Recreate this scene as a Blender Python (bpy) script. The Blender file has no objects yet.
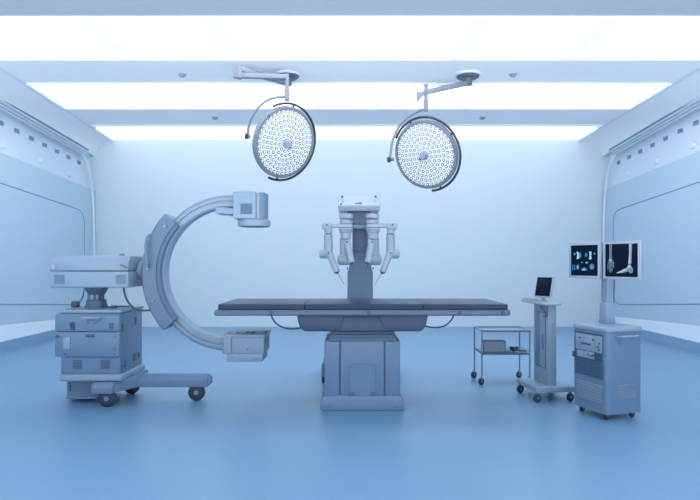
import bpy, bmesh, math, random
from mathutils import Vector, Matrix
random.seed(7)
C = bpy.context.scene.collection
F, EYE, HY = 560.0, 1.1, 262.0          # focal length in pixels, eye height, horizon row of the 700x500 frame
PI = math.pi
def X(px, d): return (px - 350.0) * d / F
def Z(py, d): return EYE - (py - HY) * d / F
def at(px, py, d): return Vector((X(px, d), d, Z(py, d)))

# ------------------------------------------------------------------ materials
def lin(c):
    c /= 255.0
    return c / 12.92 if c <= 0.04045 else ((c + 0.055) / 1.055) ** 2.4
def rgb(r, g, b): return (lin(r), lin(g), lin(b), 1.0)
def mat(name, col, rough=0.5, metal=0.0, spec=0.5, emit=None, estr=0.0, vary=0.03, scale=6.0, coat=0.0):
    m = bpy.data.materials.new(name); m.use_nodes = True
    nt = m.node_tree; b = nt.nodes['Principled BSDF']
    b.inputs['Base Color'].default_value = col
    b.inputs['Roughness'].default_value = rough
    b.inputs['Metallic'].default_value = metal
    b.inputs['Specular IOR Level'].default_value = spec
    b.inputs['Coat Weight'].default_value = coat
    if emit is not None:
        b.inputs['Emission Color'].default_value = emit
        b.inputs['Emission Strength'].default_value = estr
    if vary:
        tc = nt.nodes.new('ShaderNodeTexCoord'); n = nt.nodes.new('ShaderNodeTexNoise')
        n.inputs['Scale'].default_value = scale; n.inputs['Detail'].default_value = 3
        nt.links.new(tc.outputs['Object'], n.inputs['Vector'])
        mx = nt.nodes.new('ShaderNodeMix'); mx.data_type = 'RGBA'
        mx.inputs['A'].default_value = [v * (1 - vary) for v in col[:3]] + [1]
        mx.inputs['B'].default_value = [min(1, v * (1 + vary)) for v in col[:3]] + [1]
        nt.links.new(n.outputs['Fac'], mx.inputs['Factor'])
        nt.links.new(mx.outputs['Result'], b.inputs['Base Color'])
        mr = nt.nodes.new('ShaderNodeMapRange')
        mr.inputs['To Min'].default_value = max(0.02, rough - 0.04); mr.inputs['To Max'].default_value = min(1, rough + 0.04)
        nt.links.new(n.outputs['Fac'], mr.inputs['Value']); nt.links.new(mr.outputs['Result'], b.inputs['Roughness'])
    return m
M = {}
M['floor'] = mat('floor_epoxy', rgb(110, 147, 180), 0.34, spec=0.5, vary=0.03, scale=1.2)
M['wall'] = mat('wall_paint', rgb(203, 218, 229), 0.42, spec=0.35, vary=0.015, scale=0.8)
M['wall_white'] = mat('wall_white', rgb(204, 218, 232), 0.5, spec=0.3, vary=0.02, scale=1.5)
M['wall_panel'] = mat('wall_panel', rgb(178, 200, 218), 0.5, spec=0.3, vary=0.015, scale=0.8)
M['ceiling'] = mat('ceiling_paint', rgb(244, 245, 247), 0.42, spec=0.6, vary=0.02, scale=1.5)
M['seam'] = mat('seam_grey', rgb(120, 146, 178), 0.7, vary=0)
M['trim_white'] = mat('trim_white', rgb(206, 220, 234), 0.35, vary=0.01)
M['vent'] = mat('vent_grey', rgb(118, 142, 170), 0.6, vary=0)
M['light'] = mat('light_diffuser', rgb(250, 252, 255), 0.5, emit=(0.98, 0.985, 0.975, 1), estr=1.1, vary=0)
M['light_soft'] = mat('light_diffuser_soft', rgb(250, 252, 255), 0.5, emit=(0.98, 0.985, 0.975, 1), estr=0.385, vary=0)
M['light_mid'] = mat('light_diffuser_mid', rgb(250, 252, 255), 0.5, emit=(0.98, 0.985, 0.975, 1), estr=0.95, vary=0)
M['light_joint'] = mat('light_joint', rgb(150, 162, 172), 0.6, emit=(0.86, 0.93, 0.97, 1), estr=0.31, vary=0)
M['body'] = mat('painted_body', rgb(100, 125, 154), 0.42, spec=0.4, vary=0.02)
M['body_lt'] = mat('painted_body_light', rgb(130, 150, 173), 0.4, spec=0.4, vary=0.02)
M['body_dk'] = mat('painted_body_dark', rgb(80, 102, 128), 0.45, spec=0.4, vary=0.02)
M['white'] = mat('white_plastic', rgb(150, 164, 182), 0.35, vary=0.01)
M['steel'] = mat('brushed_steel', rgb(82, 102, 124), 0.4, metal=0.2, vary=0.04, scale=20)
M['steel_dk'] = mat('dark_steel', rgb(54, 76, 104), 0.4, metal=0.2, vary=0.04, scale=10)
M['ceiling_shaded'] = mat('ceiling_paint_shaded', rgb(160, 172, 182), 0.5, spec=0.3, vary=0.015)  # ceiling paint darkened, shade put into the colour of the front slab
M['plate'] = mat('mount_grey', rgb(84, 93, 108), 0.45, vary=0.02)
M['robot'] = mat('robot_arm', rgb(148, 164, 183), 0.4, vary=0.02)
M['sleeve'] = mat('painted_sleeve', rgb(88, 112, 140), 0.42, vary=0.02)
M['head'] = mat('robot_head_white', rgb(158, 170, 184), 0.35, vary=0.01)
M['tube'] = mat('steel_tube', rgb(124, 145, 170), 0.35, metal=0.2, vary=0.03)
M['hub'] = mat('wheel_hub', rgb(112, 128, 146), 0.4, vary=0)
M['vinyl'] = mat('dark_vinyl', rgb(24, 48, 76), 0.36, spec=0.3, vary=0)
M['rubber'] = mat('dark_rubber', rgb(36, 52, 74), 0.55, vary=0.05)
M['dark'] = mat('dark_plastic', rgb(58, 78, 106), 0.4, vary=0.03)
M['black'] = mat('black_plastic', rgb(34, 42, 54), 0.35, vary=0.03)
M['grey'] = mat('grey_plastic', rgb(140, 155, 175), 0.4, vary=0.02)
M['lampgrey'] = mat('lamp_grey', rgb(112, 122, 138), 0.4, spec=0.4, vary=0.02)
M['lampface'] = mat('lamp_face', rgb(200, 208, 216), 0.3, emit=(0.95, 0.98, 1, 1), estr=0.07, vary=0)
M['lens'] = mat('led_lens', rgb(250, 252, 255), 0.1, emit=(1, 1, 1, 1), estr=0.3, vary=0)
M['lens_ring'] = mat('led_ring', rgb(84, 96, 114), 0.5, spec=0.2, vary=0)
M['screen'] = mat('screen_dark', rgb(6, 14, 26), 0.4, spec=0.05, emit=rgb(14, 36, 62), estr=0.12, vary=0)
M['screen_off'] = mat('screen_off', rgb(10, 22, 38), 0.35, spec=0.1, vary=0)
M['scan_blue'] = mat('scan_blue', rgb(6, 16, 30), 0.4, emit=rgb(44, 118, 190), estr=0.35, vary=0)
M['scan_cyan'] = mat('scan_cyan', rgb(6, 16, 30), 0.4, emit=rgb(170, 232, 245), estr=0.33, vary=0)
M['bone'] = mat('scan_bone', rgb(10, 20, 30), 0.4, emit=rgb(150, 176, 206), estr=0.26, vary=0)
M['bone_lt'] = mat('scan_bone_bright', rgb(10, 20, 30), 0.4, emit=rgb(205, 220, 238), estr=0.28, vary=0)
M['cyan'] = mat('cyan_indicator', rgb(90, 200, 215), 0.3, emit=rgb(110, 220, 230), estr=0.1, vary=0)

# ------------------------------------------------------------------ mesh helpers
class MB:
    def __init__(s): s.bm = bmesh.new()
    def merge(s, t, mi=0, mx=None):
        t.verts.index_update(); vs = []
        for v in t.verts:
            vs.append(s.bm.verts.new(mx @ v.co if mx else v.co))
        for f in t.faces:
            try: nf = s.bm.faces.new([vs[v.index] for v in f.verts])
            except ValueError: continue
            nf.material_index = mi
        t.free(); return s
    def box(s, x0, x1, y0, y1, z0, z1, b=0.0, seg=2, mi=0, mx=None):
        t = bmesh.new(); bmesh.ops.create_cube(t, size=1)
        for v in t.verts:
            v.co = Vector(((x0+x1)/2 + v.co.x*(x1-x0), (y0+y1)/2 + v.co.y*(y1-y0), (z0+z1)/2 + v.co.z*(z1-z0)))
        if b: bmesh.ops.bevel(t, geom=t.edges[:], offset=b, segments=seg, profile=0.5, affect='EDGES')
        return s.merge(t, mi, mx)
    def prism(s, pts, a0, a1, axis='y', b=0.0, seg=2, mi=0, mx=None):
        """polygon (u, v) extruded along an axis: y -> (x, z); z -> (x, y); x -> (y, z)"""
        t = bmesh.new()
        def P(u, v, a): return Vector({'y': (u, a, v), 'z': (u, v, a), 'x': (a, u, v)}[axis])
        A = [t.verts.new(P(u, v, a0)) for u, v in pts]; B = [t.verts.new(P(u, v, a1)) for u, v in pts]
        t.faces.new(A); t.faces.new(B[::-1]); n = len(pts)
        for i in range(n): t.faces.new([A[i], B[i], B[(i+1) % n], A[(i+1) % n]])
        bmesh.ops.recalc_face_normals(t, faces=t.faces[:])
        if b: bmesh.ops.bevel(t, geom=t.edges[:], offset=b, segments=seg, profile=0.5, affect='EDGES')
        return s.merge(t, mi, mx)
    def hexa(s, low, high, b=0.0, seg=2, mi=0):
        """eight corners: four low, four high, both in the same turning order"""
        t = bmesh.new(); A = [t.verts.new(p) for p in low]; B = [t.verts.new(p) for p in high]
        t.faces.new(A); t.faces.new(B[::-1])
        for i in range(4): t.faces.new([A[i], B[i], B[(i+1) % 4], A[(i+1) % 4]])
        bmesh.ops.recalc_face_normals(t, faces=t.faces[:])
        if b: bmesh.ops.bevel(t, geom=t.edges[:], offset=b, segments=seg, profile=0.5, affect='EDGES')
        return s.merge(t, mi)
    def lathe(s, prof, o, ax=(0, 0, 1), n=28, mi=0):
        """profile (r, h) turned about an axis through o"""
        ax = Vector(ax).normalized(); q = Vector((0, 0, 1)).rotation_difference(ax).to_matrix().to_4x4()
        mx = Matrix.Translation(o) @ q; t = bmesh.new(); rings = []
        for r, h in prof:
            if r < 1e-6: rings.append([t.verts.new((0, 0, h))])
            else: rings.append([t.verts.new((r*math.cos(2*PI*i/n), r*math.sin(2*PI*i/n), h)) for i in range(n)])
        for a, b_ in zip(rings, rings[1:]):
            for i in range(n):
                j = (i+1) % n
                q4 = [a[0] if len(a) == 1 else a[i], a[0] if len(a) == 1 else a[j], b_[0] if len(b_) == 1 else b_[j], b_[0] if len(b_) == 1 else b_[i]]
                u = []
                for v in q4:
                    if v not in u: u.append(v)
                if len(u) > 2: t.faces.new(u)
        bmesh.ops.recalc_face_normals(t, faces=t.faces[:])
        return s.merge(t, mi, mx)
    def cyl(s, p0, p1, r0, r1=None, n=24, b=0.0, mi=0):
        p0 = Vector(p0); p1 = Vector(p1); L = (p1-p0).length; r1 = r0 if r1 is None else r1
        pr = [(0, 0), (r0-b, 0)] + ([(r0, b), (r1, L-b)] if b else [(r1, L)]) + ([(r1-b, L)] if b else []) + [(0, L)]
        return s.lathe(pr, p0, p1-p0, n, mi)
    def tube(s, pts, r, n=10, sub=6, mi=0, closed=False):
        pts = [Vector(p) for p in pts]; path = []
        if len(pts) > 2 and sub > 1:
            for i in range(len(pts)-1):
                p0 = pts[max(i-1, 0)]; p1 = pts[i]; p2 = pts[i+1]; p3 = pts[min(i+2, len(pts)-1)]
                for k in range(sub):
                    u = k/sub
                    path.append(0.5*((2*p1) + (p2-p0)*u + (2*p0-5*p1+4*p2-p3)*u*u + (3*p1-p0-3*p2+p3)*u**3))
            path.append(pts[-1])
        else: path = pts
        t = bmesh.new(); rings = []; prev = None
        for i, p in enumerate(path):
            tg = (path[min(i+1, len(path)-1)] - path[max(i-1, 0)]).normalized()
            if prev is None:
                up = Vector((0, 0, 1)) if abs(tg.z) < 0.9 else Vector((1, 0, 0))
                nx = tg.cross(up).normalized()
            else: nx = (prev - tg*prev.dot(tg)).normalized()
            prev = nx; ny = tg.cross(nx)
            rings.append([t.verts.new(p + r*(math.cos(2*PI*k/n)*nx + math.sin(2*PI*k/n)*ny)) for k in range(n)])
        for a, b_ in zip(rings, rings[1:]):
            for k in range(n): t.faces.new([a[k], a[(k+1) % n], b_[(k+1) % n], b_[k]])
        t.faces.new(rings[0][::-1]); t.faces.new(rings[-1])
        bmesh.ops.recalc_face_normals(t, faces=t.faces[:])
        return s.merge(t, mi)
    def arc(s, prof, cx, cz, a0, a1, n=48, mi=0):
        """profile (r, y) swept about the y axis through (cx, cz), angles in degrees"""
        t = bmesh.new(); rings = []
        for i in range(n+1):
            a = math.radians(a0 + (a1-a0)*i/n)
            rings.append([t.verts.new((cx + r*math.cos(a), y, cz + r*math.sin(a))) for r, y in prof])
        k = len(prof)
        for a, b_ in zip(rings, rings[1:]):
            for i in range(k): t.faces.new([a[i], a[(i+1) % k], b_[(i+1) % k], b_[i]])
        t.faces.new(rings[0][::-1]); t.faces.new(rings[-1])
        bmesh.ops.recalc_face_normals(t, faces=t.faces[:])
        return s.merge(t, mi)
    def quad(s, pts, mi=0):
        f = s.bm.faces.new([s.bm.verts.new(p) for p in pts]); f.material_index = mi; return s
    def build(s, name, mats, parent=None, angle=38):
        bm = s.bm; inv = ROOT[parent.name].inverted() if parent is not None else None
        if inv is not None: bm.transform(inv)
        bm.normal_update()
        for f in bm.faces: f.smooth = True
        for e in bm.edges:
            e.smooth = (len(e.link_faces) == 2 and e.calc_face_angle(0) < math.radians(angle))
        me = bpy.data.meshes.new(name); bm.to_mesh(me); bm.free()
        for m in (mats if isinstance(mats, (list, tuple)) else [mats]): me.materials.append(m)
        o = bpy.data.objects.new(name, me); C.objects.link(o)
        if parent is not None:
            o.parent = parent; ROOT[o.name] = ROOT[parent.name]
        else: ROOT[o.name] = Matrix.Identity(4)
        return o
ROOT = {}
def tag(o, label, cat, group=None):
    o['label'] = label; o['category'] = cat
    if group: o['group'] = group
    return o
def thing(name, label, cat, loc, group=None):
    o = bpy.data.objects.new(name, None); C.objects.link(o); o.location = loc
    o.empty_display_size = 0.1
    ROOT[o.name] = Matrix.Translation(loc)
    return tag(o, label, cat, group)
def rebase(o, base):
    """move a one-mesh thing's origin to its base"""
    o.data.transform(Matrix.Translation(-Vector(base))); o.location = base; return o
def struct(name, mb, m, angle=38):
    o = mb.build(name, m, None, angle); o['kind'] = 'structure'; return o

# ------------------------------------------------------------------ the room
ZC, YB, YF = 3.15, 9.5, -1.0
XL, XR = -4.32, 4.28
fl = MB(); fl.box(XL-0.3, XR+0.3, 1.0, YB+0.1, -0.1, 0); struct('floor', fl, M['floor'])
bw = MB(); bw.box(XL-0.3, XR+0.3, YB, YB+0.1, -0.1, ZC+0.3); struct('wall_back', bw, M['wall'])

def rec_l(d): return -3.74 - 0.085*(d-6.45)
def rec_r(d): return 3.72 + 0.045*(d-6.45)
# rows of the ceiling: light strips between the cross beams
S = [(4.705, 5.683), (6.449, 7.503), (8.380, 9.488)]
def lines(zA, zB):                                        # heights along a side wall: level near the camera, sinking slightly to the back
    return [(YF, zA), (6.88, zA), (YB, zA + (zB-zA)*(YB-6.88)/(9.1-6.88))]
def zline(ln, d):
    for (a, za), (b, zb) in zip(ln, ln[1:]):
        if d <= b: return za + (zb-za)*(d-a)/(b-a)
    return ln[-1][1]
L_TROUGH = lines(3.085, 2.92); L_LEDGE = lines(2.46, 2.335); L_SEAM = lines(2.08, 1.925); L_LOW = lines(0.585, 0.415)
L_BASE = lines(0.315, 0.215)

YC = 0.0                                                   # near end left open, ceiling and floor cut short, for the added fill light
ce = MB()
ce.box(XL-0.3, XR+0.3, YC, YB+0.1, ZC+0.16, ZC+0.26)
front_slab = MB(); front_slab.prism([(rec_l(4), YC), (rec_r(4), YC), (rec_r(S[0][0]), S[0][0]), (rec_l(S[0][0]), S[0][0])], ZC, ZC+0.159, 'z'); struct('trim_1', front_slab, M['ceiling_shaded'])  # front ceiling slab, its shade painted in
prev = S[0][1]
for i, (a, b) in enumerate(S):
    if i == 0: continue
    ce.prism([(rec_l(max(prev, 4)), prev), (rec_r(max(prev, 4)), prev), (rec_r(a), a), (rec_l(a), a)], ZC, ZC+0.17, 'z')
    prev = b
for sgn, rec, xw in ((-1, rec_l, XL), (1, rec_r, XR)):
    n = 5
    ds = [YC, 2.5, 4.705, 5.683, 6.449, 6.88, 7.503, 8.380, YB]
    for d0, d1 in zip(ds, ds[1:]):
        for k in range(n):
            def prof(d, u):
                x0 = rec(max(d, 4)); z1 = zline(L_TROUGH, d)
                a = u*PI/2
                return Vector((x0 + (xw - x0)*math.sin(a)**1.0, d, z1 + (ZC - z1)*math.cos(a)))
            ce.quad([prof(d0, k/n), prof(d1, k/n), prof(d1, (k+1)/n), prof(d0, (k+1)/n)])
        # upright inner edge of the soffit beside the lights
        ce.quad([(rec(max(d0, 4)), d0, ZC), (rec(max(d1, 4)), d1, ZC), (rec(max(d1, 4)), d1, ZC+0.17), (rec(max(d0, 4)), d0, ZC+0.17)])
bmesh.ops.remove_doubles(ce.bm, verts=ce.bm.verts[:], dist=1e-5)
struct('ceiling', ce, M['ceiling'])
lip = 1
for a, b in S:
    lip += 1
    t = MB(); d = a - 0.02
    t.tube([(rec_l(a)+0.02, d+0.03, ZC+0.005), (rec_l(a)+0.06, d, ZC-0.008), (0, d, ZC-0.008), (rec_r(a)-0.06, d, ZC-0.008), (rec_r(a)-0.02, d+0.03, ZC+0.005)], 0.022, 8, 1)
    struct('trim_%d' % lip, t, M['ceiling'])
for rec, sg in ((rec_l, -1), (rec_r, 1)):
    t = MB(); t.tube([(rec(d)+sg*0.0, d, ZC+0.012) for d in (4.7, 6.45, 7.5, 8.6)], 0.03, 10, 1)
    lip += 1; struct('trim_%d' % lip, t, M['trim_white'])
# glowing ceiling strips
names = ['widest white ceiling light strip nearest the camera, with faint cross joints', 'middle white ceiling light strip between the two beams the lamps hang by',
         'narrowest white ceiling light strip, against the back wall']
for (a, b), lb in zip(S, names):
    t = thing('ceiling_light', lb, 'ceiling light', (0, (a+b)/2, ZC+0.02), 'ceiling light strips')
    b2 = min(b, YB-0.012)
    xs = [None, -2.27, -1.2, 1.11, 2.24, None] if a < 5 else [None, None]
    w = 0.065
    for i in range(len(xs)-1):
        l0 = rec_l(a)+0.005 if xs[i] is None else xs[i]+w; l1 = rec_l(b2)+0.005 if xs[i] is None else xs[i]+w
        r0 = rec_r(a)-0.005 if xs[i+1] is None else xs[i+1]-w; r1 = rec_r(b2)-0.005 if xs[i+1] is None else xs[i+1]-w
        m = MB(); m.prism([(l0, a+0.003), (r0, a+0.003), (r1, b2-0.003), (l1, b2-0.003)], ZC+0.02, ZC+0.06, 'z'); m.build('diffuser', M['light' if a < 6 else 'light_mid' if a < 8 else 'light_soft'], t)
    for x in xs[1:-1]:
        m = MB(); m.box(x-w, x+w, a+0.003, b2-0.003, ZC+0.02, ZC+0.06); m.build('joint', M['light_joint'], t)

# side walls: lower panelled wall, lighter leaning band above a ledge, ribbed cornice, pale plinth
for sgn, xw, side in ((-1, XL, 'left'), (1, XR, 'right')):
    def W(off, d, z): return Vector((xw + sgn*off, d, z))           # off > 0 goes out of the room
    w = MB(); ds = [YF, 6.88, YB]
    for d0, d1 in zip(ds, ds[1:]):
        rows = [lambda d: W(0, d, 0), lambda d: W(0, d, zline(L_LEDGE, d)), lambda d: W(0.05, d, zline(L_LEDGE, d)),
                lambda d: W(0.10, d, zline(L_TROUGH, d)), lambda d: W(-0.004, d, zline(L_TROUGH, d)+0.004), lambda d: W(0.02, d, zline(L_TROUGH, d)+0.03), lambda d: W(0.3, d, ZC+0.3), lambda d: W(0.3, d, -0.1)]
        for k, (f, g) in enumerate(zip(rows, rows[1:])):
            w.quad([f(d0), f(d1), g(d1), g(d0)], mi=1 if k in (1, 2) else 0)
    bmesh.ops.remove_doubles(w.bm, verts=w.bm.verts[:], dist=1e-5)
    struct('wall_'+side, w, [M['wall_panel'], M['wall_white']])
    p = MB()
    for d0, d1 in zip(ds, ds[1:]):
        a, b = W(-0.015, d0, zline(L_BASE, d0)), W(-0.015, d1, zline(L_BASE, d1))
        c, e = W(-0.06, d1, 0.125), W(-0.06, d0, 0.125)
        p.quad([a, b, c, e]); p.quad([e, c, W(-0.09, d1, 0.0), W(-0.09, d0, 0.0)], mi=1)
        p.quad([W(0, d0, zline(L_BASE, d0)), W(0, d1, zline(L_BASE, d1)), b, a])
    bmesh.ops.remove_doubles(p.bm, verts=p.bm.verts[:], dist=1e-5)
    struct('baseboard_'+side, p, [M['trim_white'], M['floor']])
    # cornice ribs
    t = MB()
    for k, (off, dz, r) in enumerate(((-0.03, -0.01, 0.015), (-0.022, -0.05, 0.012), (-0.01, -0.085, 0.01))):
        t.tube([W(off, YF, zline(L_TROUGH, YF)+dz), W(off, 6.88, zline(L_TROUGH, 6.88)+dz), W(off, 9.18, zline(L_TROUGH, 9.18)+dz)], r, 8, 1)
    lip += 1; struct('trim_%d' % lip, t, M['trim_white'])
    t = MB(); t.tube([W(-0.016, YF, zline(L_TROUGH, YF)+0.03), W(-0.016, 6.88, zline(L_TROUGH, 6.88)+0.03), W(-0.016, 9.2, zline(L_TROUGH, 9.2)+0.03)], 0.014, 8, 1)
    lip += 1; struct('trim_%d' % lip, t, M['seam'])
    # bright rim closing the wall at its far end
    t = MB(); t.tube([W(-0.01, 9.0, 2.84), W(-0.012, 9.17, 2.72), W(-0.014, 9.29, 2.5), W(-0.015, 9.36, 2.2), W(-0.015, 9.40, 1.8), W(-0.015, 9.42, 1.2), W(-0.015, 9.42, 0.22)], 0.02, 8, 5)
    lip += 1; struct('trim_%d' % lip, t, M['trim_white'])
    # panel seam: down the wall's far end and along both rails
    t = MB(); e = 9.1
    zs, zw = zline(L_SEAM, e), zline(L_LOW, e)
    pts = [W(-0.001, YF, zline(L_SEAM, YF)), W(-0.001, 6.88, zline(L_SEAM, 6.88)), W(-0.001, e-0.3, zline(L_SEAM, e-0.3))]
    pts += [W(-0.001, e-0.22+0.22*math.sin(a*PI/10), zs-0.2+0.2*math.cos(a*PI/10)+0.012) for a in range(6)] + [W(-0.001, e, 1.4), W(-0.001, e, 1.0)]
    pts += [W(-0.001, e-0.22+0.22*math.cos(a*PI/10), zw+0.2-0.2*math.sin(a*PI/10)+0.01) for a in range(6)]
    pts += [W(-0.001, 6.88, zline(L_LOW, 6.88)), W(-0.001, YF, zline(L_LOW, YF))]
    t.tube(pts, 0.007, 6, 1)
    lip += 1; struct('trim_%d' % lip, t, M['seam'])
    # air slots and round studs in the white band
    ordn = ['nearest the back corner', 'second from the back corner', 'third from the back corner', 'fourth from the back corner', 'fifth from the back corner', 'sixth from the back corner', 'seventh from the back corner']
    for k in range(7):
        d = 9.06 - 0.338*k; z = 2.71 + (2.85-2.71)*(9.06-d)/(9.06-7.03)
        u = (z - zline(L_LEDGE, d))/(zline(L_TROUGH, d)-zline(L_LEDGE, d)); off = 0.05 + 0.05*u
        th = thing('wall_vent', 'small grey air vent high on the %s wall, %s' % (side, ordn[k]), 'vent', W(off, d, z), 'air vents in the %s wall' % side)
        m = MB(); m.box(*sorted((xw+sgn*(off-0.014), xw+sgn*(off+0.01))), d-0.066, d+0.066, z-0.034, z+0.034, 0.004); m.build('frame', M['wall_white'], th)
        m = MB()
        for j in range(4): m.box(*sorted((xw+sgn*(off-0.02), xw+sgn*off)), d-0.058, d+0.058, z-0.028+0.0145*j, z-0.016+0.0145*j, 0.002)
        m.build('slats', M['vent'], th)
    for k, (d, z) in enumerate(((8.72, 2.47), (7.93, 2.535), (7.08, 2.58))):
        u = (z - zline(L_LEDGE, d))/(zline(L_TROUGH, d)-zline(L_LEDGE, d)); off = 0.05 + 0.05*u
        m = MB(); m.lathe([(0, 0.03), (0.035, 0.03), (0.05, 0.018), (0.055, 0)], W(off, d, z), (-sgn, 0, 0))
        o = m.build('wall_stud', M['trim_white']); rebase(o, W(off, d, z))
        tag(o, 'round white stud under the vents of the %s wall, %s' % (side, ordn[k]), 'stud', 'round studs on the %s wall' % side)
for px, d, lb in ((182.5, 6.12, 'left of the left lamp mount on the nearer beam'), (513, 6.12, 'right of the right lamp mount on the nearer beam'),
                  (215, 7.95, 'left on the beam by the back light strip'), (482.5, 7.95, 'right on the beam by the back light strip')):
    p = Vector((X(px, d), d, ZC)); m = MB(); m.lathe([(0, -0.03), (0.02, -0.028), (0.035, -0.015), (0.045, 0)], p)
    o = m.build('ceiling_sensor', M['grey']); rebase(o, p); tag(o, 'tiny round ceiling sensor ' + lb, 'sensor', 'ceiling sensors')

# ------------------------------------------------------------------ operating table
CX = 0.094
T = thing('operating_table', 'long operating table with three dark pads on a wide blue-grey pedestal', 'operating table', (CX, 4.39, 0))
x0, x1, y0, y1 = -0.957, 1.1455, 4.06, 4.71
zt, zb = 0.793, 0.752
for a, b in ((x0, -0.3325), (-0.3295, 0.5275), (0.5305, x1)):
    m = MB(); m.box(a, b, y0, y1, zb, zt, 0.006, 3); m.build('pad', M['vinyl'], T)
m = MB(); m.prism([(-0.979, y0-0.02), (1.14, y0-0.02), (1.166, y0+0.01), (1.166, y1-0.0), (1.14, y1+0.03), (-0.979, y1+0.03)], 0.7115, zb+0.001, 'z', 0.006, 2)
m.build('tabletop', M['steel'], T)
m = MB(); m.box(-0.979, 1.145, y0-0.034, y0-0.018, 0.717, 0.745, 0.004); m.box(-0.979, 1.145, y1+0.03, y1+0.045, 0.717, 0.745, 0.004)
m.build('side_rail', M['steel'], T)
for x in (-0.57, 0.135, 0.79, 1.10):
    m = MB(); m.box(x-0.012, x+0.012, y0-0.042, y0-0.03, 0.714, 0.748, 0.003); m.build('rail_clamp', M['steel_dk'], T)
m = MB()
prof = [(-0.392, 0.712), (0.576, 0.712), (0.562, 0.64), (0.545, 0.605), (0.52, 0.588), (-0.335, 0.588), (-0.36, 0.605), (-0.378, 0.64)]
m.prism(prof, 4.12, 4.66, 'y', 0.012, 3); m.build('under_tray', M['steel_dk'], T)
m = MB(); m.hexa([(-0.085, 4.114, 0.586), (0.275, 4.114, 0.586), (0.275, 4.665, 0.586), (-0.085, 4.665, 0.586)],
                 [(-0.045, 4.114, 0.711), (0.205, 4.114, 0.711), (0.205, 4.665, 0.711), (-0.045, 4.665, 0.711)], 0.012, 3)
m.build('saddle', M['steel_dk'], T)
m = MB()
for i, (z, g) in enumerate(((0.505, 0.0), (0.53, 0.006), (0.555, 0.012))):
    m.box(-0.158+g, 0.346-g, 4.17+g, 4.62-g, z, z+0.031, 0.01, 3)
m.build('bellows', M['body_dk'], T)
m = MB()
m.box(-0.1914, -0.0775, 4.175, 4.64, 0.09, 0.512, 0.012, 3); m.box(-0.0715, 0.2545, 4.168, 4.65, 0.09, 0.512, 0.012, 3); m.box(0.2605, 0.3747, 4.175, 4.64, 0.09, 0.512, 0.012, 3)
m.box(-0.185, 0.368, 4.19, 4.63, 0.09, 0.515)
m.build('pedestal', M['body'], T)
def archpts(a, b, z0, z1, r, n=8):
    pts = [(a, z0), (b, z0)]
    pts += [(b-r+r*math.cos(t*PI/2/n), z1-r+r*math.sin(t*PI/2/n)) for t in range(n+1)]
    pts += [(a+r-r*math.sin(t*PI/2/n), z1-r+r*math.cos(t*PI/2/n)) for t in range(n+1)]
    return pts
m = MB()
o_, i_ = archpts(-0.0134, 0.1997, 0.10, 0.3475, 0.06), archpts(-0.004, 0.190, 0.10, 0.338, 0.052)
n = len(o_)
for k in range(n):
    j = (k+1) % n
    if k == 0: continue
    m.quad([(o_[k][0], 4.158, o_[k][1]), (o_[j][0], 4.158, o_[j][1]), (i_[j][0], 4.158, i_[j][1]), (i_[k][0], 4.158, i_[k][1])])
    m.quad([(o_[k][0], 4.158, o_[k][1]), (o_[j][0], 4.158, o_[j][1]), (o_[j][0], 4.17, o_[j][1]), (o_[k][0], 4.17, o_[k][1])])
    m.quad([(i_[k][0], 4.158, i_[k][1]), (i_[j][0], 4.158, i_[j][1]), (i_[j][0], 4.17, i_[j][1]), (i_[k][0], 4.17, i_[k][1])])
m.build('arch_rim', M['body'], T)
m = MB(); m.prism(i_, 4.163, 4.175, 'y', 0.002, 1); ap = m.build('access_panel', M['body'], T)
for x in (0.015, 0.172):
    m = MB(); m.box(x-0.018, x+0.018, 4.148, 4.166, 0.105, 0.135, 0.005); m.build('hinge', M['body_dk'], ap)
m = MB()
m.hexa([(-0.2177, 4.134, 0), (0.4024, 4.134, 0), (0.4024, 4.69, 0), (-0.2177, 4.69, 0)], [(-0.2177, 4.134, 0.07), (0.4024, 4.134, 0.07), (0.4024, 4.69, 0.07), (-0.2177, 4.69, 0.07)], 0.01, 2)
m.hexa([(-0.213, 4.138, 0.06), (0.398, 4.138, 0.06), (0.398, 4.685, 0.06), (-0.213, 4.685, 0.06)], [(-0.195, 4.152, 0.108), (0.379, 4.152, 0.108), (0.379, 4.67, 0.108), (-0.195, 4.67, 0.108)], 0.006, 2)
m.build('base_plate', M['body'], T)
for x in (-0.15, 0.335):
    m = MB(); m.cyl((x, 4.13, 0.03), (x, 4.14, 0.03), 0.006); m.build('bolt', M['body_dk'], T)
d = 4.30
m = MB(); m.tube([at(271, 314, d), at(274, 321, d), at(281, 326.5, d), at(290, 328.8, d), at(300, 328, d), at(306, 326, d)], 0.006, 8); m.build('cable', M['dark'], T)
m = MB(); m.tube([at(422, 324, d), at(427, 326.5, d), at(437, 327.5, d), at(446, 325, d), at(452, 319, d), at(454, 314, d)], 0.006, 8); m.build('cable', M['dark'], T)

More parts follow.
